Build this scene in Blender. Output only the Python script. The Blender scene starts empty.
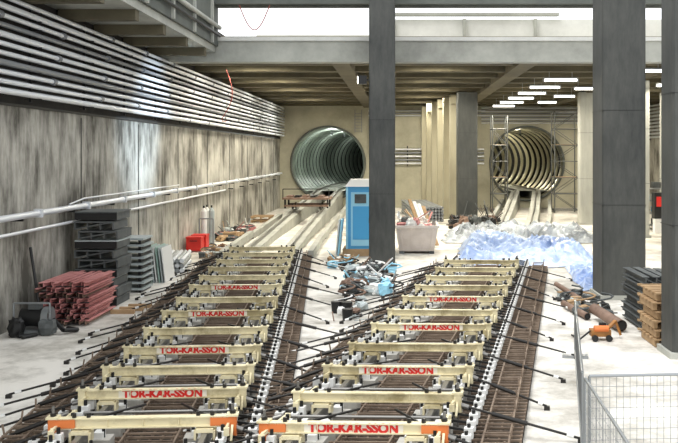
import bpy, math, random
from mathutils import Vector, Matrix, noise
random.seed(7)
scene = bpy.context.scene
scene.view_settings.view_transform = 'Standard'

# ------------------------------------------------------------------ materials
def lin(c):
    r=[]
    for v in c:
        v/=255.0
        r.append(v/12.92 if v<=0.04045 else ((v+0.055)/1.055)**2.4)
    return (r[0],r[1],r[2],1)

def mat(name, col, rough=0.6, metal=0.0, col2=None, nscale=2.0, streak=None, bump=0.0, contrast=(0.35,0.65), emis=None, estr=0):
    m=bpy.data.materials.new(name); m.use_nodes=True
    nt=m.node_tree; N=nt.nodes; L=nt.links
    b=N['Principled BSDF']
    b.inputs['Base Color'].default_value=lin(col)
    b.inputs['Roughness'].default_value=rough
    b.inputs['Metallic'].default_value=metal
    if emis:
        b.inputs['Emission Color'].default_value=lin(emis)
        b.inputs['Emission Strength'].default_value=estr
    if col2:
        g=N.new('ShaderNodeNewGeometry')
        mp=N.new('ShaderNodeMapping'); L.new(g.outputs['Position'],mp.inputs['Vector'])
        if streak: mp.inputs['Scale'].default_value=streak
        n=N.new('ShaderNodeTexNoise'); n.inputs['Scale'].default_value=nscale
        n.inputs['Detail'].default_value=10; n.inputs['Roughness'].default_value=0.7
        L.new(mp.outputs['Vector'],n.inputs['Vector'])
        n2=N.new('ShaderNodeTexNoise'); n2.inputs['Scale'].default_value=nscale*0.18
        n2.inputs['Detail'].default_value=4
        L.new(g.outputs['Position'],n2.inputs['Vector'])
        mx=N.new('ShaderNodeMath'); mx.operation='ADD'
        h=N.new('ShaderNodeMath'); h.operation='MULTIPLY'; h.inputs[1].default_value=0.5
        L.new(n.outputs['Fac'],mx.inputs[0]); L.new(n2.outputs['Fac'],mx.inputs[1])
        L.new(mx.outputs[0],h.inputs[0])
        r=N.new('ShaderNodeValToRGB')
        r.color_ramp.elements[0].position=contrast[0]; r.color_ramp.elements[1].position=contrast[1]
        r.color_ramp.elements[0].color=lin(col); r.color_ramp.elements[1].color=lin(col2)
        L.new(h.outputs[0],r.inputs['Fac']); L.new(r.outputs['Color'],b.inputs['Base Color'])
        if bump:
            bp=N.new('ShaderNodeBump'); bp.inputs['Strength'].default_value=bump
            L.new(n.outputs['Fac'],bp.inputs['Height']); L.new(bp.outputs['Normal'],b.inputs['Normal'])
    return m

m_floor = mat('floor_concrete',(146,141,130),0.75,0,(224,220,212),1.4,bump=0.15,contrast=(0.38,0.55))
m_wallL = mat('wall_concrete_streaked',(80,77,69),0.9,0,(188,185,175),3.0,streak=(1,1.0,0.26),bump=0.6,contrast=(0.39,0.59))
m_wallB = mat('wall_concrete_warm',(160,156,136),0.85,0,(202,198,176),0.8,bump=0.1)
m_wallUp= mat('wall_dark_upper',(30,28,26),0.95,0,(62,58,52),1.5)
m_conc  = mat('beam_concrete',(144,145,138),0.8,0,(186,187,178),1.5,bump=0.1)
m_concL = mat('light_concrete',(205,205,200),0.8,0,(235,235,230),1.5)
m_concD = mat('beam_concrete_dark',(76,80,76),0.8,0,(104,108,102),1.5,bump=0.1)
m_ceil  = mat('ceiling_concrete',(122,114,90),0.85,0,(168,159,128),1.0)
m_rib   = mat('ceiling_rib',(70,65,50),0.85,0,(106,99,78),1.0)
m_col   = mat('column_dark_paint',(44,47,46),0.6,0,(78,79,75),3.0,streak=(2,2,0.5),bump=0.2)
m_colL  = mat('column_light',(146,147,140),0.7,0,(184,184,175),2.0,streak=(2,2,0.3))
m_pier  = mat('pier_concrete',(140,134,112),0.8,0,(182,176,152),1.0,streak=(1,1,0.3))
m_pipe  = mat('pipe_galvanised',(220,223,227),0.35,0.2)
m_pipeD = mat('pipe_grey',(130,133,137),0.4,0.3)
m_black = mat('black_steel',(28,28,28),0.5,0.2)
m_strut = mat('strut_steel',(44,42,40),0.45,0.4)
m_steel = mat('rail_steel',(134,132,128),0.35,0.6)
m_rust  = mat('rusty_rebar',(92,76,64),0.7,0.2,(148,130,112),6.0)
m_bed   = mat('track_bed_dirt',(34,30,27),0.9,0,(86,77,67),3.0,bump=0.3)
m_cream = mat('cream_paint',(164,150,110),0.5,0,(224,213,176),3.2,contrast=(.40,.54))
m_plate = mat('label_plate',(230,223,206),0.5)
m_red   = mat('red_letter',(205,36,28),0.5)
m_orange= mat('orange_paint',(216,120,60),0.5)
m_white = mat('white_block',(226,226,223),0.5)
m_block = mat('sleeper_concrete',(155,152,144),0.75,0,(198,195,187),4.0)
m_blue  = mat('toilet_blue',(70,158,210),0.4)
m_blueL = mat('light_blue',(150,206,230),0.45)
m_tarpB = mat('tarp_blue',(112,138,186),0.25,0,(196,212,238),1.6,contrast=(0.38,0.58),bump=0.3)
m_tarpG = mat('tarp_grey',(96,102,108),0.2,0,(190,197,204),1.2,contrast=(0.4,0.58),bump=0.3)
m_wood  = mat('timber',(140,112,80),0.75,0,(186,156,118),4.0)
m_pink  = mat('red_oxide_forms',(160,92,90),0.65,0,(214,152,148),4.0)
m_dgrey = mat('dark_grey_forms',(56,60,60),0.6,0,(96,100,100),4.0)
m_lgrey = mat('light_grey_panels',(150,160,160),0.5,0,(190,198,198),4.0)
m_green = mat('pale_green_sheet',(160,186,176),0.5)
m_yel   = mat('yellow_paint',(180,120,54),0.6,0,(100,76,48),6.0)
m_brown = mat('rust_pipe',(92,70,58),0.7,0,(140,114,98),5.0)
m_skip  = mat('skip_offwhite',(196,184,174),0.6,0,(226,216,208),3.0)
m_tunA  = mat('tunnel_ring_green',(126,138,128),0.28,0.5,(182,192,178),1.0)
m_tunB  = mat('tunnel_ring_grey',(118,116,100),0.28,0.5,(184,178,148),1.0)
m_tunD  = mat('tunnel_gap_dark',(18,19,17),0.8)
m_lamp  = mat('lamp_tube',(255,255,250),0.5,0,emis=(255,250,238),estr=9)
m_tin   = mat('galv_steel',(150,154,156),0.35,0.6)
m_scaf  = mat('scaffold_steel',(98,100,98),0.5,0.4)
m_hose  = mat('red_hose',(150,70,62),0.5)

# ------------------------------------------------------------------ mesh accumulator
class MB:
    def __init__(s,name,mats,xf=None):
        s.name=name; s.mats=mats; s.v=[]; s.f=[]; s.fm=[]; s.sm=[]; s.xf=xf
    def _add(s,vs,fs,m,smooth=False):
        o=len(s.v)
        for v in vs:
            v=Vector(v)
            s.v.append(s.xf@v if s.xf else v)
        for f in fs:
            s.f.append([i+o for i in f]); s.fm.append(m); s.sm.append(smooth)
    def box(s,cx,cy,cz,sx,sy,sz,m=0,rx=0,ry=0,rz=0):
        M=Matrix.Rotation(rz,4,'Z')@Matrix.Rotation(ry,4,'Y')@Matrix.Rotation(rx,4,'X')
        c=Vector((cx,cy,cz)); vs=[]
        for i in (-.5,.5):
            for j in (-.5,.5):
                for k in (-.5,.5):
                    vs.append(c+M@Vector((i*sx,j*sy,k*sz)))
        s._add(vs,[(0,1,3,2),(4,6,7,5),(0,4,5,1),(2,3,7,6),(0,2,6,4),(1,5,7,3)],m)
    def bar(s,p1,p2,w,h,m=0):
        p1=Vector(p1);p2=Vector(p2); d=(p2-p1)
        if d.length<1e-6: return
        d.normalize(); up=Vector((0,0,1))
        if abs(d.z)>.95: up=Vector((0,1,0))
        r=d.cross(up).normalized(); u=r.cross(d)
        vs=[]
        for p in (p1,p2):
            for a,b in ((-1,-1),(1,-1),(1,1),(-1,1)):
                vs.append(p+r*a*w/2+u*b*h/2)
        s._add(vs,[(0,1,2,3),(7,6,5,4),(0,4,5,1),(1,5,6,2),(2,6,7,3),(3,7,4,0)],m)
    def cyl(s,p1,p2,r,m=0,n=8,r2=None,caps=True):
        p1=Vector(p1);p2=Vector(p2); d=(p2-p1).normalized(); up=Vector((0,0,1))
        if abs(d.z)>.95: up=Vector((0,1,0))
        a=d.cross(up).normalized(); b=a.cross(d)
        r2=r if r2 is None else r2
        vs=[]
        for p,rr in ((p1,r),(p2,r2)):
            for i in range(n):
                t=2*math.pi*i/n
                vs.append(p+a*math.cos(t)*rr+b*math.sin(t)*rr)
        s._add(vs,[(i,(i+1)%n,n+(i+1)%n,n+i) for i in range(n)],m,True)
        if caps: s._add(vs,[tuple(range(n))[::-1],tuple(range(n,2*n))],m)
    def tube(s,pts,r,m=0,n=6):
        for a,b in zip(pts[:-1],pts[1:]): s.cyl(a,b,r,m,n)
    def quad(s,vs,m=0): s._add(vs,[tuple(range(len(vs)))],m)
    def sack(s,cx,cy,cz,sx,sy,sz,m=0,rz=0):
        M=Matrix.Rotation(rz,3,'Z'); vs=[];fs=[];n=12;k=8
        for j in range(k+1):
            ph=-math.pi/2+math.pi*j/k
            for i in range(n):
                t=2*math.pi*i/n
                f=lambda x:math.copysign(abs(x)**0.55,x)
                cc=max(0,math.cos(ph))**0.6
                v=Vector((f(math.cos(t))*cc,f(math.sin(t))*cc,f(math.sin(ph))))
                q=1+.5*noise.noise(v*2.2+Vector((cx*3,cy*3,cz)))
                vs.append(Vector((cx,cy,cz+sz/2))+M@Vector((v.x*sx/2*q,v.y*sy/2*q,v.z*sz/2*q)))
        for j in range(k):
            for i in range(n):
                fs.append((j*n+i,j*n+(i+1)%n,(j+1)*n+(i+1)%n,(j+1)*n+i))
        s._add(vs,fs,m,False)
    def done(s,parent=None):
        me=bpy.data.meshes.new(s.name)
        xs=[v.x for v in s.v]; ys=[v.y for v in s.v]; zs=[v.z for v in s.v]
        o=Vector(((min(xs)+max(xs))/2,(min(ys)+max(ys))/2,min(zs)))
        me.from_pydata([v-o for v in s.v],[],s.f)
        for m in s.mats: me.materials.append(m)
        me.polygons.foreach_set('material_index',s.fm)
        me.polygons.foreach_set('use_smooth',s.sm)
        me.update()
        ob=bpy.data.objects.new(s.name,me); ob.location=o
        scene.collection.objects.link(ob)
        if parent:
            ob.parent=parent; ob.location=o-parent.location
        return ob

XL=-8.8; XR=18.5; YB=63.4; CZ=7.5
# ------------------------------------------------------------------ shell
b=MB('floor',[m_floor]); b.box((XL+XR)/2,33,-.15,XR-XL+1,61.8,.3); b.done()

b=MB('wall_left',[m_wallL,m_wallUp,m_black])
b.box(XL-.25,33.5,2.55,.5,60,5.1,0)
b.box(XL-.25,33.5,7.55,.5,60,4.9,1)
y=8.0
while y<62:
    b.box(XL+.003,y,2.5,.02,.05,5.0,2); y+=5.2
b.box(XL+.02,33.5,5.12,.06,60,.06,2)
b.done()
b=MB('wall_right',[m_wallL]); b.box(XR+.25,33.5,5,.5,60,10); b.done()

TZ=3.3; TR=2.7; TX1=-5.2; TX2=9.6; HS=3.0
b=MB('wall_back',[m_wallB])
def rect(x0,x1,z0,z1): b.quad([(x0,YB,z0),(x1,YB,z0),(x1,YB,z1),(x0,YB,z1)])
rect(XL,XR,0,TZ-HS); rect(XL,XR,TZ+HS,8.2)
rect(XL,TX1-HS,TZ-HS,TZ+HS); rect(TX1+HS,TX2-HS,TZ-HS,TZ+HS); rect(TX2+HS,XR,TZ-HS,TZ+HS)
for tx in (TX1,TX2):
    n=64
    for i in range(n):
        q=[]
        for k in (i,i+1):
            t=2*math.pi*k/n+math.pi/4
            c,s_=math.cos(t),math.sin(t); mm=max(abs(c),abs(s_))
            q.append(((tx+c*TR,YB,TZ+s_*TR),(tx+c/mm*HS,YB,TZ+s_/mm*HS)))
        b.quad([q[0][0],q[0][1],q[1][1],q[1][0]])
b.done()

def tunnel(tx,m1,curve,ring,gap):
    t=MB('tunnel_lining',[m1,m_tunD,m_conc])
    n=48; y=YB+.02
    rings=[]; mats=[]
    def R(yy,r):
        cx=tx+curve*(max(0,yy-YB)**2)
        rings.append([Vector((cx+r*math.cos(2*math.pi*i/n),yy,TZ+r*math.sin(2*math.pi*i/n))) for i in range(n)])
    while y<YB+38:
        for a,dr in ((0,0),(.25,-.07),(.5,-.09),(.75,-.07),(1,0)):
            R(y+a*ring,TR+dr-.01); mats.append(0)
        mats[-1]=1
        R(y+ring,TR+.2); mats.append(1)
        R(y+ring+gap,TR+.2); mats.append(1)
        y+=ring+gap
    for j in range(len(rings)-1):
        t._add(rings[j]+rings[j+1],[(i,n+i,n+(i+1)%n,(i+1)%n) for i in range(n)],mats[j],True)
    yy=YB+.05
    while yy<YB+36:
        c0=tx+curve*(max(0,yy-YB)**2); c1=tx+curve*(max(0,yy+3-YB)**2)
        w=1.7
        t.quad([(c0-w,yy,1.25),(c0+w,yy,1.25),(c1+w,yy+3,1.25),(c1-w,yy+3,1.25)],2)
        yy+=3
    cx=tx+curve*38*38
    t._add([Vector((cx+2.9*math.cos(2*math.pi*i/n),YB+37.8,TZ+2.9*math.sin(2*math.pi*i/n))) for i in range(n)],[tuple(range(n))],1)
    t.done()
tunnel(TX1,m_tunA,0.004,1.1,.45)
tunnel(TX2,m_tunB,-0.008,.75,.75)
for tx in (TX1,TX2):
    t=MB('tunnel_portal_ring',[m_concD]); n=48
    t._add([Vector((tx+r*math.cos(2*math.pi*i/n),yy,TZ+r*math.sin(2*math.pi*i/n))) for r,yy in ((TR-.02,YB),(TR-.02,YB-.22),(TR+.12,YB-.22),(TR+.12,YB)) for i in range(n)],
        [(k*n+i,k*n+(i+1)%n,(k+1)*n+(i+1)%n,(k+1)*n+i) for k in range(3) for i in range(n)],0,True)
    t.done()

b=MB('ceiling',[m_ceil,m_rib,m_conc,m_concL])
b.box((XL+XR)/2,(31.6+YB)/2,CZ+.75,XR-XL,YB-31.6,.25,0)
y=34.2; ribs=[]
while y<YB:
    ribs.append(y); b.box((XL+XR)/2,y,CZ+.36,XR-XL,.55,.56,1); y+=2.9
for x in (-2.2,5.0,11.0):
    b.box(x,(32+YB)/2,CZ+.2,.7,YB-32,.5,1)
b.box((XL+XR)/2,31.5,CZ+.33,XR-XL,.6,.9,2)
b.box((XL+XR)/2,31.18,CZ+.72,XR-XL,.12,.14,3)
b.box(9.0,36.2,9.0,18.8,.4,1.4,3)
for i in range(7): b.box(-.2+i*3.0,35.9,9.0,.12,.25,1.4,2)
b.box(-3.5,36.2,8.7,5,.4,.7,3)
b.box(2.8,36,9.9,8,.3,.12,2)
b.done()
b=MB('trim_upper_beam',[m_concD]); b.box(5.9,30.9,10.2,25.2,.3,1.75); b.box(5.9,30.7,9.45,25.2,.5,.14); 
for i in range(8): b.box(-5.5+i*3.3,30.68,10.2,.1,.2,1.6)
b.done()
b=MB('ceiling_side_slab',[m_conc,m_rib,m_concD,m_black])
b.box(-7.75,19.6,7.85,2.1,23.2,.25,0)
b.box(-6.75,19.6,9.5,.3,23.2,3.1,2)
for i in range(9): b.box(-7.75,9+i*2.6,7.6,2.0,.3,.3,1)
for i in range(6): b.box(-6.56,17+i*2.6,9.4,.1,.12,2.9,0)
b.cyl((-6.5,10,8.6),(-6.5,31,8.6),.08,0,8); b.cyl((-6.5,10,8.3),(-6.5,31,8.3),.05,3,8)
b.done()

# ------------------------------------------------------------------ columns
def column(x0,x1,y0,y1,z1,m,name='concrete_column',foot=True):
    c=MB(name,[m,m_conc,m_black])
    w=x1-x0; d=y1-y0; ch=.05
    pr=[(x0+ch,y0),(x1-ch,y0),(x1,y0+ch),(x1,y1-ch),(x1-ch,y1),(x0+ch,y1),(x0,y1-ch),(x0,y0+ch)]
    vs=[(p[0],p[1],0) for p in pr]+[(p[0],p[1],z1) for p in pr]
    c._add(vs,[(i,(i+1)%8,8+(i+1)%8,8+i) for i in range(8)]+[tuple(range(8,16))],0)
    if foot:
        c.box((x0+x1)/2,(y0+y1)/2,.06,w+.12,d+.12,.12,1)
    for z in (2.6,5.2): 
        c.box((x0+x1)/2,(y0+y1)/2,z,w+.008,d+.008,.012,2)
    return c.done()
column(-1.02,-.1,29.8,30.6,10.9,m_col)
column(5.6,6.8,23.3,24.5,11,m_col)
column(5.36,6.6,16.6,17.35,11,m_col)
column(3.35,4.5,48,49,CZ,m_col)
column(10.3,11.1,48,48.8,CZ,m_colL)
column(11.2,12.0,40.5,41.3,CZ,m_colL)
column(15.0,15.7,48,48.8,CZ,m_colL)
column(11.1,11.8,34,34.7,CZ,m_colL)
b=MB('concrete_pier_row',[m_pier])
for i in range(6):
    yy=62-i*2.3; xx=2.15+i*.27
    b.box(xx,yy,3.75,.85,.9,7.5); b.box(xx+.1,yy,7.2,1.0,1.3,.5)
b.done()

# ------------------------------------------------------------------ pipes left wall
b=MB('wall_pipe_rack',[m_pipe,m_pipeD,m_black])
for i in range(11):
    z=5.35+i*.2
    b.cyl((XL+.42,8,z),(XL+.42,62.5,z),.055 if i%3 else .07,0 if i%4!=3 else 1,8)
for i in range(10):
    b.cyl((XL+.16,8,5.45+i*.2),(XL+.16,62.5,5.45+i*.2),.03,1,6)
y=9.6
while y<62:
    b.box(XL+.24,y,6.35,.06,.06,2.3,2)
    for i in range(11): b.box(XL+.3,y,5.27+i*.2,.4,.05,.02,2); 
    for i in range(11):
        if (i*7+int(y))%3==0: b.cyl((XL+.42,y+.6+.1*i,5.35+i*.2),(XL+.42,y+.75+.1*i,5.35+i*.2),.085,1,8)
    y+=3.4
b.done()
b=MB('wall_water_pipe',[m_pipe,m_black])
b.cyl((XL+.3,8,2.6),(XL+.3,62,2.6),.075,0,12)
b.cyl((XL+.25,8,2.22),(XL+.25,42,2.22),.04,0,8)
b.tube([(XL+.3,22,2.7),(XL+.3,23,2.8),(XL+.3,33,2.8)],.022,0,8)
y=10
while y<62:
    b.box(XL+.15,y,2.5,.3,.06,.06,1); b.box(XL+.3,y+.8,2.6,.2,.08,.2,0); b.box(XL+.12,y,2.2,.25,.05,.05,1)
    y+=3.1
b.done()
b=MB('wall_pipe_rack',[m_pipe,m_black])
for i in range(10):
    b.cyl((XR-.3,20,5.2+i*.25),(XR-.3,62.5,5.2+i*.25),.07,0,8)
y=21
while y<62: b.box(XR-.2,y,6.3,.1,.08,2.6,1); y+=2.4
b.done()
b=MB('back_wall_pipes',[m_pipe,m_pipeD,m_black])
for i in range(5): b.cyl((-.9,YB-.2,3.3+i*.26),(6.4,YB-.2,3.3+i*.26),.07,i%2,8)
for i in range(3): b.cyl((-2.2,YB-.2,6.85+i*.18),(6.5,YB-.2,6.85+i*.18),.05,i%2,8)
for i in range(9): b.cyl((6.2,YB-.2,6.3+i*.14),(6.2+8,YB-.2,6.3+i*.14),.04,i%2,8)
for x in (-.6,.7,1.9,4.5): b.box(x,YB-.12,3.85,.08,.12,1.5,2)
b.cyl((-1.6,YB-.15,0),(-1.6,YB-.15,7.3),.08,2,8)
b.box(-1.9,YB-.2,5.6,.35,.25,2.8,2)
for x in (-3.2,-2.7): b.bar((x,YB-.2,5.6),(x,YB-.2,7.3),.05,.05,1)
for i in range(7): b.bar((-3.2,YB-.2,5.7+i*.22),(-2.7,YB-.2,5.7+i*.22),.03,.03,1)
b.done()

# ------------------------------------------------------------------ tracks
def txf(ox,oy,slope,skew):
    return Matrix(((1,slope,0,ox),(skew,1,0,oy),(0,0,1,0),(0,0,0,1)))
TL=txf(-3.37,12.2,-.083,.06)
TRt=txf(-.55,10.66,.196,-.03)

def bed(xf,v0,v1,ul,ur):
    b=MB('rebar_mat',[m_bed,m_rust,m_floor],xf)
    b.box((ul+ur)/2,(v0+v1)/2,.015,ur-ul,v1-v0,.03,0)
    u=ul+.08
    while u<ur:
        b.bar((u,v0,.09),(u,v1,.09),.026,.03,1); u+=.15
    v=v0+.1
    while v<v1:
        b.bar((ul,v,.125),(ur,v,.125),.03,.03,1); v+=.17
    for uu in (ul+.15,ul+.45,ur-.5,ur-.15,-.35,.35):
        b.bar((uu,v0,.24),(uu,v1,.24),.026,.026,1)
        v=v0+.1
        while v<v1:
            b.bar((uu,v,.03),(uu,v,.25),.024,.024,1); v+=.4
    v=v0+.2
    while v<v1:
        b.bar((ul+.15,v,.25),(ul+.45,v,.25),.024,.024,1)
        b.bar((ur-.5,v,.25),(ur-.15,v,.25),.024,.024,1)
        b.bar((-.35,v,.25),(.35,v,.25),.024,.024,1); v+=.4
    random.seed(int(ur*10)); 
    v=v0+.3
    while v<v1:
        for uu in (ul+.15,ur-.15):
            b.bar((uu,v,.2),(uu+random.uniform(-.04,.04),v,.38),.022,.022,1)
        v+=.6
    return b.done()
bed(TL,-3.4,20.2,-2.1,1.75)
bed(TRt,-2.6,18.8,-1.95,2.05)

def track(xf,v0,v1):
    b=MB('railway_track',[m_steel,m_block,m_white,m_black],xf)
    for u in (-.78,.78):
        b.box(u,(v0+v1)/2,.295,.15,v1-v0,.02,0)
        b.box(u,(v0+v1)/2,.35,.025,v1-v0,.1,0)
        b.box(u,(v0+v1)/2,.41,.07,v1-v0,.04,0)
        v=v0+.2
        while v<v1:
            b.box(u,v,.19,.62,.26,.18,1)
            b.box(u-.15,v,.32,.12,.16,.08,2); b.box(u+.15,v,.32,.12,.16,.08,2)
            b.cyl((u-.2,v,.28),(u-.2,v,.44),.022,3,6); b.cyl((u+.2,v,.28),(u+.2,v,.44),.022,3,6)
            v+=.6
    for sg in (1,-1):
        v=v0+.05; k=0
        while v<v1:
            b.box(sg*1.02,v,.42,.1,.12,.13,2); b.cyl((sg*1.02,v,.48),(sg*1.02,v,.56),.025,3,6)
            b.box(sg*1.02,v,.25,.05,.05,.26,3)
            if sg>0 or k%2:
                b.box(sg*1.36,v+.12,.3,.12,.1,.14,2); b.box(sg*1.36,v+.12,.14,.05,.05,.2,3)
                b.cyl((sg*1.36,v+.12,.36),(sg*1.36,v+.12,.42),.025,3,6)
                b.bar((sg*1.02,v+.06,.4),(sg*1.36,v+.12,.33),.03,.03,3)
            v+=.3; k+=1
        b.box(sg*1.02,(v0+v1)/2,.34,.05,v1-v0,.03,0)
    return b.done()
track(TL,-3.0,20.0)
track(TRt,-2.2,18.5)

def gauge_frame(xf,v,label,orange=False,struts=True,k=0):
    b=MB('track_gauge_frame',[m_cream,m_strut,m_orange,m_white,m_plate,m_steel],xf)
    b.box(0,v,.57,2.2,.045,.11,0)
    b.box(0,v,.628,2.26,.11,.016,0); b.box(0,v,.512,2.26,.11,.016,0)
    for u in (-1.13,1.13):
        b.box(u,v,.5,.1,.12,.28,2 if orange else 0)
        b.box(u,v,.645,.15,.15,.025,0)
        b.cyl((u,v,.12),(u,v,.78),.02,5,8)
        b.box(u,v,.14,.18,.18,.03,5)
        b.cyl((u,v,.66),(u,v,.7),.04,1,6)
        b.bar((u,v-.2,.36),(u,v,.56),.03,.04,0); b.bar((u,v+.2,.36),(u,v,.56),.03,.04,0)
    for u in (-.78,.78):
        b.box(u,v,.46,.22,.18,.05,0); b.box(u-.12,v,.4,.03,.16,.12,0); b.box(u+.12,v,.4,.03,.16,.12,0)
        b.cyl((u-.09,v,.63),(u-.09,v,.69),.028,1,6); b.cyl((u+.09,v,.63),(u+.09,v,.69),.028,1,6)
    for x in (-.45,0,.45): b.box(x,v,.57,.012,.1,.11,0)
    for u in (-1.08,1.08):
        b.bar((u,v-.25,.54),(u,v+.75,.49),.032,.045,0)
        b.box(u,v-.25,.5,.07,.04,.1,0); b.box(u,v+.75,.44,.07,.04,.14,0)
    b.cyl((-.95,v+.1,.52),(-.2,v+1.1,.47),.018,1,6); b.cyl((.95,v+.1,.52),(.3,v+1.1,.47),.018,1,6)
    b.cyl((-1.1,v+.78,.46),(1.1,v+.78,.46),.022,5,8)
    if orange:
        for u in (-.98,.98): b.box(u,v-.04,.57,.26,.03,.12,2)
    if struts:
        for sgn in (-1,1):
            for dv in (0,.75):
                L=1.15+.25*((k*7+int(dv*4))%3)
                if sgn==1 and dv: continue
                p0=Vector((sgn*1.2,v+dv,.46)); p1=Vector((sgn*(1.2+L),v+dv-.15,.06))
                b.cyl(p0,p1,.018,1,6)
                b.cyl(p0.lerp(p1,.25),p0.lerp(p1,.55),.032,1,8)
                b.cyl(p0.lerp(p1,.88),p0.lerp(p1,.94),.03,3,8)
                b.cyl(p0.lerp(p1,-.03),p0.lerp(p1,.05),.035,5,8)
                b.box(p1.x,p1.y,.03,.09,.07,.06,1)
    if label: b.box(0,v-.03,.57,1.24,.012,.12,4)
    ob=b.done()
    if label:
        cu=bpy.data.curves.new('label_text','FONT'); cu.body='TOR-KAR-SSON'; cu.size=.158; cu.extrude=.003; cu.offset=.008
        cu.align_x='CENTER'; cu.align_y='CENTER'; cu.materials.append(m_red)
        t=bpy.data.objects.new('label_text',cu); scene.collection.objects.link(t)
        w=xf@Vector((0,v-.041,.57))
        t.parent=ob; t.location=w-ob.location
        t.rotation_euler=(math.pi/2,0,math.atan(xf[1][0]))
ly=[(10.9,0,1),(12.2,1,0),(13.5,0,0),(14.9,1,0),(16.5,0,0),(18.3,1,0),(20.0,0,0),(21.9,1,0),(23.6,0,0),(25.4,0,0),(27.2,0,0),(29.0,0,0),(30.8,0,0)]
for k,(Y,lb,o) in enumerate(ly): gauge_frame(TL,Y-12.2,lb,o,k=k)
ry=[(10.66,1,1),(12.0,0,0),(13.5,1,0),(15.1,0,0),(16.85,1,0),(18.4,0,0),(20.1,1,0),(21.8,0,0),(23.5,0,0),(25.2,0,0),(27.0,0,0)]
for k,(Y,lb,o) in enumerate(ry): gauge_frame(TRt,Y-10.66,lb,o,k=k+1)

def plinth(pts,name='track_plinth'):
    b=MB(name,[m_conc,m_steel,m_floor])
    for (x0,y0,z0),(x1,y1,z1) in zip(pts[:-1],pts[1:]):
        d=Vector((x1-x0,y1-y0)).normalized(); r=Vector((d.y,-d.x))
        for u in (-.78,.78):
            w=.3
            vs=[]
            for (px,py,pz) in ((x0+r.x*u,y0+r.y*u,z0),(x1+r.x*u,y1+r.y*u,z1)):
                vs+=[(px-r.x*w,py-r.y*w,0),(px+r.x*w,py+r.y*w,0),(px+r.x*w,py+r.y*w,pz),(px-r.x*w,py-r.y*w,pz)]
            b._add(vs,[(0,1,2,3),(7,6,5,4),(1,5,6,2),(2,6,7,3),(3,7,4,0)],0)
            b.bar((x0+r.x*u,y0+r.y*u,z0+.08),(x1+r.x*u,y1+r.y*u,z1+.08),.07,.14,1)
        for u in (-1.7,1.7):
            if y0<62: b.bar((x0+r.x*u,y0+r.y*u,.14),(x1+r.x*u,y1+r.y*u,.14+z1*.3),.22,.3,0)
    b.done()
plinth([(-5.05,32.6,.2),(-5.2,40,.35),(-5.2,50,.7),(-5.2,63,1.25),(-4.9,72,1.3),(-4.2,80,1.3)])
plinth([(6.3,45.5,.2),(7.3,50.5,.6),(9.5,63.1,1.25),(9.0,72,1.3)])

# ------------------------------------------------------------------ stuff along the left wall
b=MB('stacked_formwork_panels',[m_dgrey,m_black,m_lgrey])
for i in range(10):
    z=.12+i*.25; o=.06*math.sin(i*2.1)
    b.box(-7.9+o,22.8,z+.1,1.1-.05*(i%3),1.2,.04,2 if i%4==2 else 0)
    for u in (-.5,-.17,.17,.5): b.box(-7.9+u+o,22.8,z,.04,1.15,.2,0)
    if i%3==0: b.box(-7.9+o,22.22,z,1.1,.04,.18,1)
    else: b.bar((-8.4+o,22.2,z-.08),(-7.5+o,22.2,z+.08),.03,.03,0)
b.done()
b=MB('stacked_formwork_panels',[m_lgrey,m_black])
for i in range(9):
    b.box(-7.75+.03*(i%2),25.0,.1+i*.18,.8,1.0,.06,0); b.box(-7.75-.3,25,.02+i*.18,.08,1,.1,1); b.box(-7.75+.3,25,.02+i*.18,.08,1,.1,1)
b.done()
b=MB('leaning_sheet_stack',[m_green,m_lgrey,m_white])
for i in range(9): b.box(-8.0+i*.09,26.9,.55,.03,1.1,1.15-.04*(i%3),i%3,ry=-.12)
b.done()
b=MB('stacked_steel_channels',[m_pink,m_black,m_brown])
for i in range(8):
    for j in range(9):
        x=-8.35+j*.135+.03*math.sin(i*3+j); z=.09+i*.125; dy=.15*math.sin(i*5+j*2.3)
        b.box(x,20.7+dy,z,.02,1.9,.09,0 if (i*j)%5 else 2); b.box(x+.04,20.7+dy,z+.045,.09,1.9,.015,0)
    b.box(-7.8,19.8,z-.05,1.2,.04,.02,1)
b.done()
b=MB('timber_bearers',[m_wood]); 
for i in range(3): b.box(-6.9+i*.1,21.3+i*.4,.05,.6,.1,.1,0)
b.done()
b=MB('water_pump',[m_black,m_tin,m_dgrey])
b.cyl((-8.4,19.0,.35),(-7.9,19.0,.35),.2,0,14); b.cyl((-7.9,19,.35),(-7.75,19,.35),.24,1,14)
b.box(-8.1,19,.06,.8,.5,.08,1); b.box(-8.1,19,.6,.25,.2,.12,2)
b.tube([(-8.5,18.8,.1),(-8.5,18.8,.7),(-7.7,18.8,.7),(-7.7,18.8,.1)],.025,1)
b.tube([(-7.7,19,.3),(-7.4,18.8,.1),(-7.2,19.1,.05),(-7.5,19.3,.05)],.05,0)
b.tube([(-8.4,18.7,.2),(-8.2,18.4,.05),(-7.9,18.6,.05),(-8.1,18.3,.05)],.04,0)
b.sack(-7.75,18.8,0,.35,.3,.35,2); b.sack(-8.35,18.6,0,.3,.3,.4,0)
b.done()
b=MB('leaning_steel_pole',[m_black]); b.cyl((-8.2,19.6,0),(-8.65,20.0,1.8),.035,0,8); b.done()
b=MB('pipe_bundle',[m_pipe,m_tin,m_black])
for i in range(5):
    for j in range(3): b.cyl((-7.8+i*.15,28.3,.12+j*.16),(-8.2+i*.15,31.0,.12+j*.16),.075,(i+j)%2,10)
b.bar((-7.9,29,.03),(-7.1,29,.03),.08,.06,2)
b.done()
b=MB('red_tool_box',[m_red,m_black])
for i in range(2):
    b.box(-8.35,35+i*.9,.3,.6,.6,.5,0); b.box(-8.35,35+i*.9,.58,.64,.64,.06,0); b.bar((-8.5,34.68+i*.9,.45),(-8.2,34.68+i*.9,.45),.03,.03,1)
b.done()
b=MB('gas_cylinder_rack',[m_white,m_lgrey,m_black,m_tin])
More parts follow.
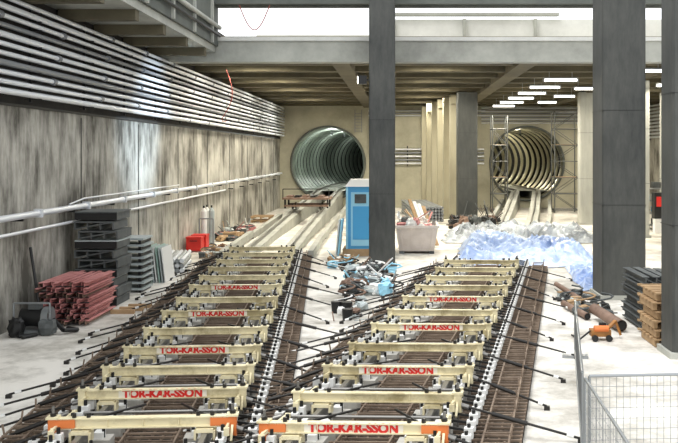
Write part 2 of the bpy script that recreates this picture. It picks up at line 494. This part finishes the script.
for i in range(3):
    x=-8.45+.27*(i%2); y=37+.3*i
    b.cyl((x,y,.02),(x,y,1.5),.13,i%2,12); b.cyl((x,y,1.5),(x,y,1.65),.13,i%2,12,r2=.04); b.cyl((x,y,1.65),(x,y,1.75),.04,2,8)
b.tube([(-8.6,36.8,0),(-8.6,36.8,1.2),(-8.0,36.8,1.2),(-8.0,36.8,0)],.03,3)
b.done()
def clutter(name,x0,x1,y0,y1,h,n,mats,seed,sc=1):
    random.seed(seed); b=MB(name,mats); nm=len(mats)
    for i in range(n):
        x=random.uniform(x0,x1); y=random.uniform(y0,y1); k=random.random(); m=random.randrange(nm)
        if k<.3: b.sack(x,y,0,sc*random.uniform(.5,1.0),sc*random.uniform(.4,.7),random.uniform(.15,.4)*max(h,.6),m,random.random()*3)
        elif k<.55:
            s=sc*random.uniform(.1,.35); r=random.random()*3; b.box(x,y,s*.5,s*1.5,s,s,m,rz=r); b.box(x,y,s+.02,s*1.6,s*1.1,.03,(m+1)%nm,rz=r)
        elif k<.85:
            a=random.random()*6.28; L=sc*random.uniform(.5,1.3); e=random.uniform(.05,h*.8)
            x2=min(max(x+L*math.cos(a),x0-.15),x1+.15); y2=y+L*math.sin(a)
            if k<.75: b.cyl((x,y,.05),(x2,y2,e),random.uniform(.01,.03),m,6)
            else: b.bar((x,y,.05),(x2,y2,e*.6),.08,.02,m)
        elif k<.95:
            pts=[(x+.35*sc*math.cos(t*.7)*(1+.1*t),y+.35*sc*math.sin(t*.7),.04+.03*t) for t in range(12)]
            b.tube(pts,.025,m)
        else:
            r=random.uniform(.1,.15); b.cyl((x,y,0),(x,y,r*2),r*.85,m,12,r2=r)
    b.done()
clutter('construction_debris_pile',-8.4,-7.6,39,44,1.0,45,[m_dgrey,m_white,m_wood,m_black,m_lgrey,m_pink],3)
clutter('construction_debris_pile',-1.5,-.2,24,29.0,1.0,170,[m_black,m_dgrey,m_lgrey,m_black,m_brown,m_dgrey,m_tin,m_white,m_blueL],5,.6)
clutter('construction_debris_pile',-1.6,-.9,20,23.8,.3,30,[m_black,m_white,m_brown,m_lgrey],25,.4)
clutter('construction_debris_pile',3.0,5.4,44.9,47.2,1.8,110,[m_black,m_dgrey,m_black,m_dgrey,m_brown],9,.9)
clutter('construction_debris_pile',-2.4,-1.6,29.2,32.0,.7,40,[m_white,m_wood,m_blueL,m_dgrey,m_black],12,.6)
clutter('construction_debris_pile',7.4,9.5,17.5,21,.8,25,[m_black,m_dgrey,m_brown,m_wood],14)
clutter('construction_debris_pile',4.5,5.3,20.8,24,.5,44,[m_black,m_dgrey,m_lgrey,m_wood,m_dgrey],31,.5)
clutter('construction_debris_pile',-7.7,-6.9,32,36,.5,26,[m_lgrey,m_dgrey,m_brown,m_wood,m_white],41,.5)
b=MB('timber_pallet',[m_wood])
for z in (.1,.34):
    for i in range(5): b.box(-8.0,49.6+i*.3,z,1.2,.18,.05)
    for u in (-.5,0,.5): b.box(-8.0+u,50.2,z-.06,.1,1.4,.1)
b.done()

b=MB('rail_trolley',[m_brown,m_hose,m_black,m_tin])
cx,cy=-5.2,49.0; zb=.72
b.box(cx,cy,zb+.75,2.7,2.0,.1,0)
for u in (-1.2,1.2):
    for v in (-.8,.8):
        b.bar((cx+u,cy+v,zb+.2),(cx+u,cy+v,zb+.75),.1,.1,2)
for u in (-.78,.78):
    for v in (-.7,.7): b.cyl((cx+u-.05,cy+v,zb+.3),(cx+u+.05,cy+v,zb+.3),.17,2,16)
b.bar((cx-1.25,cy-.9,zb+.35),(cx+1.25,cy-.9,zb+.35),.1,.1,0); b.bar((cx-1.25,cy+.9,zb+.35),(cx+1.25,cy+.9,zb+.35),.1,.1,0)
for x in (-1.3,1.3): b.bar((cx+x,cy-1,zb+.8),(cx+x,cy-1,zb+1.3),.05,.05,2)
b.bar((cx-1.3,cy-1,zb+1.3),(cx+1.3,cy-1,zb+1.3),.05,.05,2)
for i in range(5): b.box(cx-1+i*.45,cy,zb+.85,.3,1.2,.12,i%2*2)
b.done()

# ------------------------------------------------------------------ centre items
b=MB('portable_toilet',[m_blue,m_white,m_blueL,m_dgrey,m_wood])
cx,cy=-1.42,33.9
b.box(cx,cy,.14,1.5,1.3,.28,4)
b.box(cx,cy,1.5,1.15,1.15,2.45,0)
for u in (-.58,.58):
    for v in (-.58,.58): b.box(cx+u,cy+v,1.5,.08,.08,2.45,2)
b.box(cx,cy-.59,1.45,.85,.04,2.1,2); b.box(cx,cy-.615,1.3,.7,.02,1.3,0); b.box(cx-.05,cy-.63,2.25,.45,.02,.35,3); b.box(cx+.3,cy-.64,1.4,.05,.04,.2,3)
b._add([(cx-.66,cy-.66,2.72),(cx+.66,cy-.66,2.72),(cx+.66,cy+.66,2.72),(cx-.66,cy+.66,2.72),(cx-.45,cy-.45,3.0),(cx+.45,cy-.45,3.0),(cx+.45,cy+.45,3.0),(cx-.45,cy+.45,3.0)],
  [(0,1,5,4),(1,2,6,5),(2,3,7,6),(3,0,4,7),(4,5,6,7),(3,2,1,0)],1)
for i in range(4): b.box(cx-.59,cy-.3+i*.2,2.5,.02,.1,.12,3)
b.cyl((cx+.4,cy+.4,2.9),(cx+.4,cy+.4,3.3),.05,3,8)
b.done()
b=MB('waste_skip',[m_skip,m_wood,m_white,m_dgrey,m_pink])
x0,x1,y0,y1,h=-.1,1.6,33.8,35.9,1.1
vs=[(x0+.15,y0+.3,.1),(x1-.15,y0+.3,.1),(x1-.15,y1-.3,.1),(x0+.15,y1-.3,.1),(x0,y0,h),(x1,y0,h),(x1,y1,h),(x0,y1,h)]
b._add(vs,[(0,1,5,4),(1,2,6,5),(2,3,7,6),(3,0,4,7),(3,2,1,0)],0)
for p,q in ((4,5),(5,6),(6,7),(7,4)): b.bar(vs[p],vs[q],.1,.1,0)
for i in range(4): b.bar((x0+.2+i*.43,y0+.03,h-.1),(x0+.3+i*.38,y0+.24,.15),.06,.06,0)
b.box((x0+x1)/2,(y0+y1)/2,h-.25,x1-x0-.2,y1-y0-.2,.1,3)
random.seed(4)
for i in range(26): b.sack(random.uniform(x0+.25,x1-.25),random.uniform(y0+.3,y1-.3),h-.25,random.uniform(.3,.6),random.uniform(.2,.5),random.uniform(.25,.55),random.choice((0,0,2,3,4,2)),i)
for i in range(14):
    b.bar((random.uniform(x0+.2,x1-.2),random.uniform(y0+.3,y1-.3),h-.2),(random.uniform(x0-.1,x1+.1),random.uniform(y0,y1),h+random.uniform(.2,.6)),.07,.02,random.choice((1,2,0,4)))
for i in range(2): b.box(x0+.25,y0+.4+i*1.5,.05,.2,.3,.1,3); b.box(x1-.25,y0+.4+i*1.5,.05,.2,.3,.1,3)
b.done()
b=MB('leaning_planks',[m_wood,m_white])
for i in range(4): b.bar((1.2+i*.16,36.3,.1),(.5+i*.2,37.5,2.0-.1*i),.16,.05,(0,1,1,0)[i])
b.done()
b=MB('pipe_bundle',[m_tin,m_pipeD])
for i in range(10):
    for j in range(5):
        b.cyl((.9+i*.19,50.0,.1+j*.18),(.3+i*.17,58,.1+j*.18),.085,(i+j)%2,8)
b.done()
b=MB('blue_barrier_panel',[m_blueL,m_white])
for i in range(2): b.box(-2.25-.1*i,33.4+.1*i,.75,.06,1.0,1.4,i%2,ry=.1); 
b.done()

def tarp(name,x0,x1,y0,y1,m,h,seed,slope=0.0,nx=180,ny=180,fold=.2):
    b=MB(name,[m]); vs=[]
    for j in range(ny+1):
        for i in range(nx+1):
            u=i/nx; v=j/ny
            y=y0+(y1-y0)*v; x=x0+(x1-x0)*u+slope*(y-y0)
            x+=.45*noise.noise(Vector((y*.8,seed,0))); y2=y+.6*noise.noise(Vector((x*.7,seed+3,0)))
            e=min(u,1-u,v,1-v)*9; e=min(1,e)
            p=Vector((x*.35,y*.35,seed))
            w=Vector((noise.noise(p*2),noise.noise(p*2+Vector((5,5,5))),0))*1.4
            z=h*(.55+.7*noise.noise(p))
            q=Vector((x*.9+w.x,y*.5+w.y,seed)); q2=Vector((x*.7-y*.8+w.y,y*.4+x*.5,seed+9)); q3=Vector((x*.6+y*.9,y*.5-x*.3+w.x,seed+4))
            z+=fold*(1-4*abs(noise.noise(q))) + fold*.7*(1-4*abs(noise.noise(q2*1.5))) + fold*.4*(1-4*abs(noise.noise(q3*3)))
            vs.append((x,y2,.03+max(.0,z)*e))
    fs=[(j*(nx+1)+i,j*(nx+1)+i+1,(j+1)*(nx+1)+i+1,(j+1)*(nx+1)+i) for j in range(ny) for i in range(nx)]
    b._add(vs,fs,0,True); b.done()
tarp('blue_tarpaulin',1.95,7.0,29.9,37.6,m_tarpB,.5,2.0,.12,fold=.17)
tarp('blue_tarpaulin',5.35,6.5,24.9,29.8,m_tarpB,.2,5.0,.1,nx=60,fold=.12)
tarp('grey_tarpaulin',2.0,9.2,38.0,44.3,m_tarpG,.45,7.0,.1,fold=.18)

# ------------------------------------------------------------------ scaffolds
def scaffold(x0,x1,y0,y1,h,lev):
    b=MB('scaffold_tower',[m_scaf,m_wood])
    for x in (x0,x1):
        for y in (y0,y1): b.cyl((x,y,0),(x,y,h),.045,0,6)
    n=int(h/lev)
    for k in range(n+1):
        z=.2+k*lev
        if z>h: break
        for y in (y0,y1):
            b.cyl((x0,y,z),(x1,y,z),.035,0,6)
            if z+lev<=h:
                if k%2: b.cyl((x0,y,z),(x1,y,z+lev),.024,0,6)
                else: b.cyl((x1,y,z),(x0,y,z+lev),.024,0,6)
        for x in (x0,x1):
            b.cyl((x,y0,z),(x,y1,z),.035,0,6)
        if k in (2,4): b.box((x0+x1)/2,(y0+y1)/2,z+.03,x1-x0,y1-y0,.04,1)
    b.done()
scaffold(6.4,7.4,57.5,58.7,6.6,1.1)
scaffold(10.6,12.2,57.5,58.7,6.9,1.1)

# ------------------------------------------------------------------ right side
b=MB('stacked_steel_beams',[m_dgrey,m_wood])
for i in range(6):
    z=.15+i*.2
    for j in range(4):
        x=5.55+j*.25+.04*math.sin(i*4+j); dy=.12*math.sin(i*3+j*5)
        b.box(x,19.9+dy,z,.03,1.7,.12,0); b.box(x,19.9+dy,z+.07,.16,1.7,.02,0); b.box(x,19.9+dy,z-.07,.16,1.7,.02,0)
    b.box(5.95,19.15,z-.09,1.1,.08,.04,1)
b.done()
b=MB('stacked_timber_pallets',[m_wood])
for k in range(6):
    z=.08+k*.19; o=.04*math.sin(k*2.7)
    for i in range(5): b.box(5.65+o,17.55+i*.25,z+.09,.75,.14,.03)
    for u in (-.3,0,.3): b.box(5.65+u+o,18.05,z,.08,1.0,.13)
b.done()
b=MB('orange_pump',[m_yel,m_black,m_orange])
b.box(4.35,18.3,.16,.42,.26,.14,0); b.cyl((4.2,18.2,.26),(4.5,18.2,.26),.07,2,12)
b.cyl((4.2,18.14,.07),(4.2,18.08,.07),.07,1,12); b.cyl((4.5,18.14,.07),(4.5,18.08,.07),.07,1,12)
b.box(4.4,18.3,.34,.14,.1,.06,1); b.bar((4.5,18.3,.23),(4.72,18.45,.38),.08,.04,0); b.bar((4.72,18.45,.38),(4.82,18.4,.08),.07,.04,0)
b.tube([(4.15,18.3,.2),(3.9,18.2,.04),(3.8,18.6,.04)],.02,1)
b.done()
b=MB('rusty_pipe_pieces',[m_brown,m_black])
def hollow(p,q,r):
    b.cyl(p,q,r,0,16,caps=False); b.cyl(p,q,r*.8,1,16,caps=False)
    p=Vector(p);q=Vector(q)
    b.cyl(p,p+(q-p)*.002,r*.8,1,14)
hollow((5.0,19.0,.16),(4.75,20.6,.25),.13); hollow((4.55,20.4,.1),(4.3,22.1,.12),.08); hollow((4.9,22.6,.1),(4.5,24.2,.3),.07)
b.done()
b=MB('electrical_cabinet',[m_red,m_black,m_white])
b.box(13.3,43,1.4,.8,.5,1.3,1); b.box(13.3,42.72,1.6,.6,.05,.5,0); b.box(13.3,43,.4,.7,.45,.8,2)
b.box(13.9,43,2.3,.3,.3,.3,0); b.cyl((13.9,43,0),(13.9,43,2.3),.04,1,8)
b.done()
b=MB('shelving_rack',[m_tin,m_blue,m_white,m_dgrey])
for x in (12.2,14.8):
    for y in (45,46): b.cyl((x,y,0),(x,y,2.4),.04,0,6)
for k in range(4):
    z=.2+k*.65; b.box(13.5,45.5,z,2.6,1.0,.04,0)
    for i in range(4): b.box(12.6+i*.6,45.5,z+.2,.4,.5,.3,(i+k)%3+1); 
b.done()

def fence(p0,p1,h=1.1):
    b=MB('site_fence_panel',[m_tin])
    p0=Vector(p0);p1=Vector(p1); d=p1-p0; L=d.length; d.normalize()
    for z in (.12,h): b.cyl(p0+Vector((0,0,z)),p1+Vector((0,0,z)),.02,0,8)
    for p in (p0,p1): b.cyl(p+Vector((0,0,0)),p+Vector((0,0,h)),.02,0,8)
    n=int(L/.09)
    for i in range(1,n): 
        q=p0+d*(L*i/n); b.cyl(q+Vector((0,0,.12)),q+Vector((0,0,h)),.0035,0,4)
    for k in range(1,7):
        z=.12+(h-.12)*k/7; b.cyl(p0+Vector((0,0,z)),p1+Vector((0,0,z)),.0035,0,4)
    for p in (p0+d*.1,p1-d*.1): b.box(p.x,p.y,.03,.2,.5,.06,0,rz=math.atan2(d.y,d.x))
    b.done()
fence((2.5,11.1,0),(5.3,11.3,0))
fence((2.42,11.0,0),(2.25,7.4,0))
fence((2.45,11.3,0),(3.5,16.8,0))

b=MB('hanging_red_hose',[m_hose])
pts=[]
for i in range(20):
    t=i/19; pts.append((-7.3+.25*math.sin(t*6),36+.6*t,7.6-2.2*math.sin(t*math.pi*.55)))
b.tube(pts,.015,0,6); b.done()
b=MB('hanging_cable',[m_hose])
pts=[(-5.7+1.1*t/12,30.5,9.35-.9*math.sin(t/12*math.pi)) for t in range(13)]
b.tube(pts,.02,0,6); b.done()

# ------------------------------------------------------------------ lamps
def fluor(x,y,z=7.22,e=60,col=(1,.93,.78),lx=1.5):
    b=MB('fluorescent_lamp',[m_tin,m_lamp])
    b.box(x,y,z+.08,lx,.16,.06,0); b.cyl((x-lx/2+.05,y,z),(x+lx/2-.05,y,z),.05,1,8)
    for u in (-lx/2,lx/2): b.box(x+u,y,z,.04,.14,.14,0)
    for u in (-lx/3,lx/3): b.bar((x+u,y,z+.1),(x+u,y,8.12),.02,.02,0)
    ob=b.done()
    if e:
        l=bpy.data.lights.new('tube_light','AREA'); l.shape='RECTANGLE'; l.size=lx; l.size_y=.3; l.energy=e; l.color=col
        o=bpy.data.objects.new('tube_light',l); scene.collection.objects.link(o); o.parent=ob; o.location=Vector((x,y,z-.1))-ob.location
for i in range(6): fluor(7.1,37.1+i*4.0,e=300)
for i in range(3): fluor(9.3,42+i*5.5,e=0,lx=1.2)
fluor(9.7,33.0,e=0,lx=1.2)
fluor(12.9,40.0,e=100)
for i in (0,2,4,6,8): fluor(1.6,ribs[i]+1.45,z=7.85,e=360)  # added tubes, hidden between the ribs to light the far hall
for i in (0,2,4,7): fluor(-6.0,ribs[i]+1.45,z=7.85,e=380)  # more added tubes, out of view between the ribs
for i in (1,4,7): fluor(13.5,ribs[i]+1.45,z=7.85,e=300)  # likewise added and unseen, lighting the right side
for tx,cv,c,E in ((TX1,.004,(.95,1,.95),(330,260,120)),(TX2,-.008,(1,.93,.72),(70,650,300))):
    for d,e in zip((3,11,21),E):
        l=bpy.data.lights.new('tunnel_light','POINT'); l.energy=e; l.color=c; l.shadow_soft_size=.15
        b=MB('tunnel_lamp',[m_tin,m_dgrey]); xx=tx+cv*d*d
        b.cyl((xx,YB+d,5.85),(xx,YB+d,5.6),.08,0,8); b.cyl((xx,YB+d,5.6),(xx,YB+d,5.5),.12,1,10)
        ob=b.done()
        o=bpy.data.objects.new('tunnel_light',l); scene.collection.objects.link(o); o.parent=ob; o.location=Vector((xx,YB+d,5.2))-ob.location

b=MB('added_floodlight',[m_black,m_lamp])  # added lamp, brightens a bluish patch of the left wall
b.box(-1.25,29.9,6.6,.3,.35,.3,0); b.box(-1.41,29.9,6.6,.02,.28,.24,1); b.bar((-1.2,29.9,6.6),(-1.03,29.9,6.6),.06,.06,0)
ob=b.done()
l=bpy.data.lights.new('added_wall_spot','SPOT'); l.energy=5000; l.color=(.66,.83,1); l.spot_size=.75; l.spot_blend=.9; l.shadow_soft_size=.15  # bluish spot of the added lamp
o=bpy.data.objects.new('added_wall_spot',l); scene.collection.objects.link(o); o.parent=ob; o.location=Vector((-1.5,29.9,6.6))-ob.location
o.rotation_euler=Vector((-7.4,-.9,-1.7)).to_track_quat('-Z','Y').to_euler()

w=bpy.data.worlds.new('overcast_sky'); scene.world=w; w.use_nodes=True
bg=w.node_tree.nodes['Background']; bg.inputs[0].default_value=(.95,.975,1,1); bg.inputs[1].default_value=1.75
l=bpy.data.lights.new('sun','SUN'); l.energy=2.6; l.angle=.4; l.color=(1,.985,.96)
o=bpy.data.objects.new('sun',l); scene.collection.objects.link(o)
d=Vector((.4,.3,-1)); o.rotation_euler=d.to_track_quat('-Z','Y').to_euler()

cam=bpy.data.cameras.new('camera'); co=bpy.data.objects.new('camera',cam); scene.collection.objects.link(co)
co.location=(0,0,4); co.rotation_euler=(math.pi/2,0,0)
cam.sensor_fit='HORIZONTAL'; cam.sensor_width=36; cam.lens=850/678*36
cam.shift_x=-(398-339)/678; cam.shift_y=-(221.5-154)/678
cam.clip_end=300
scene.camera=co
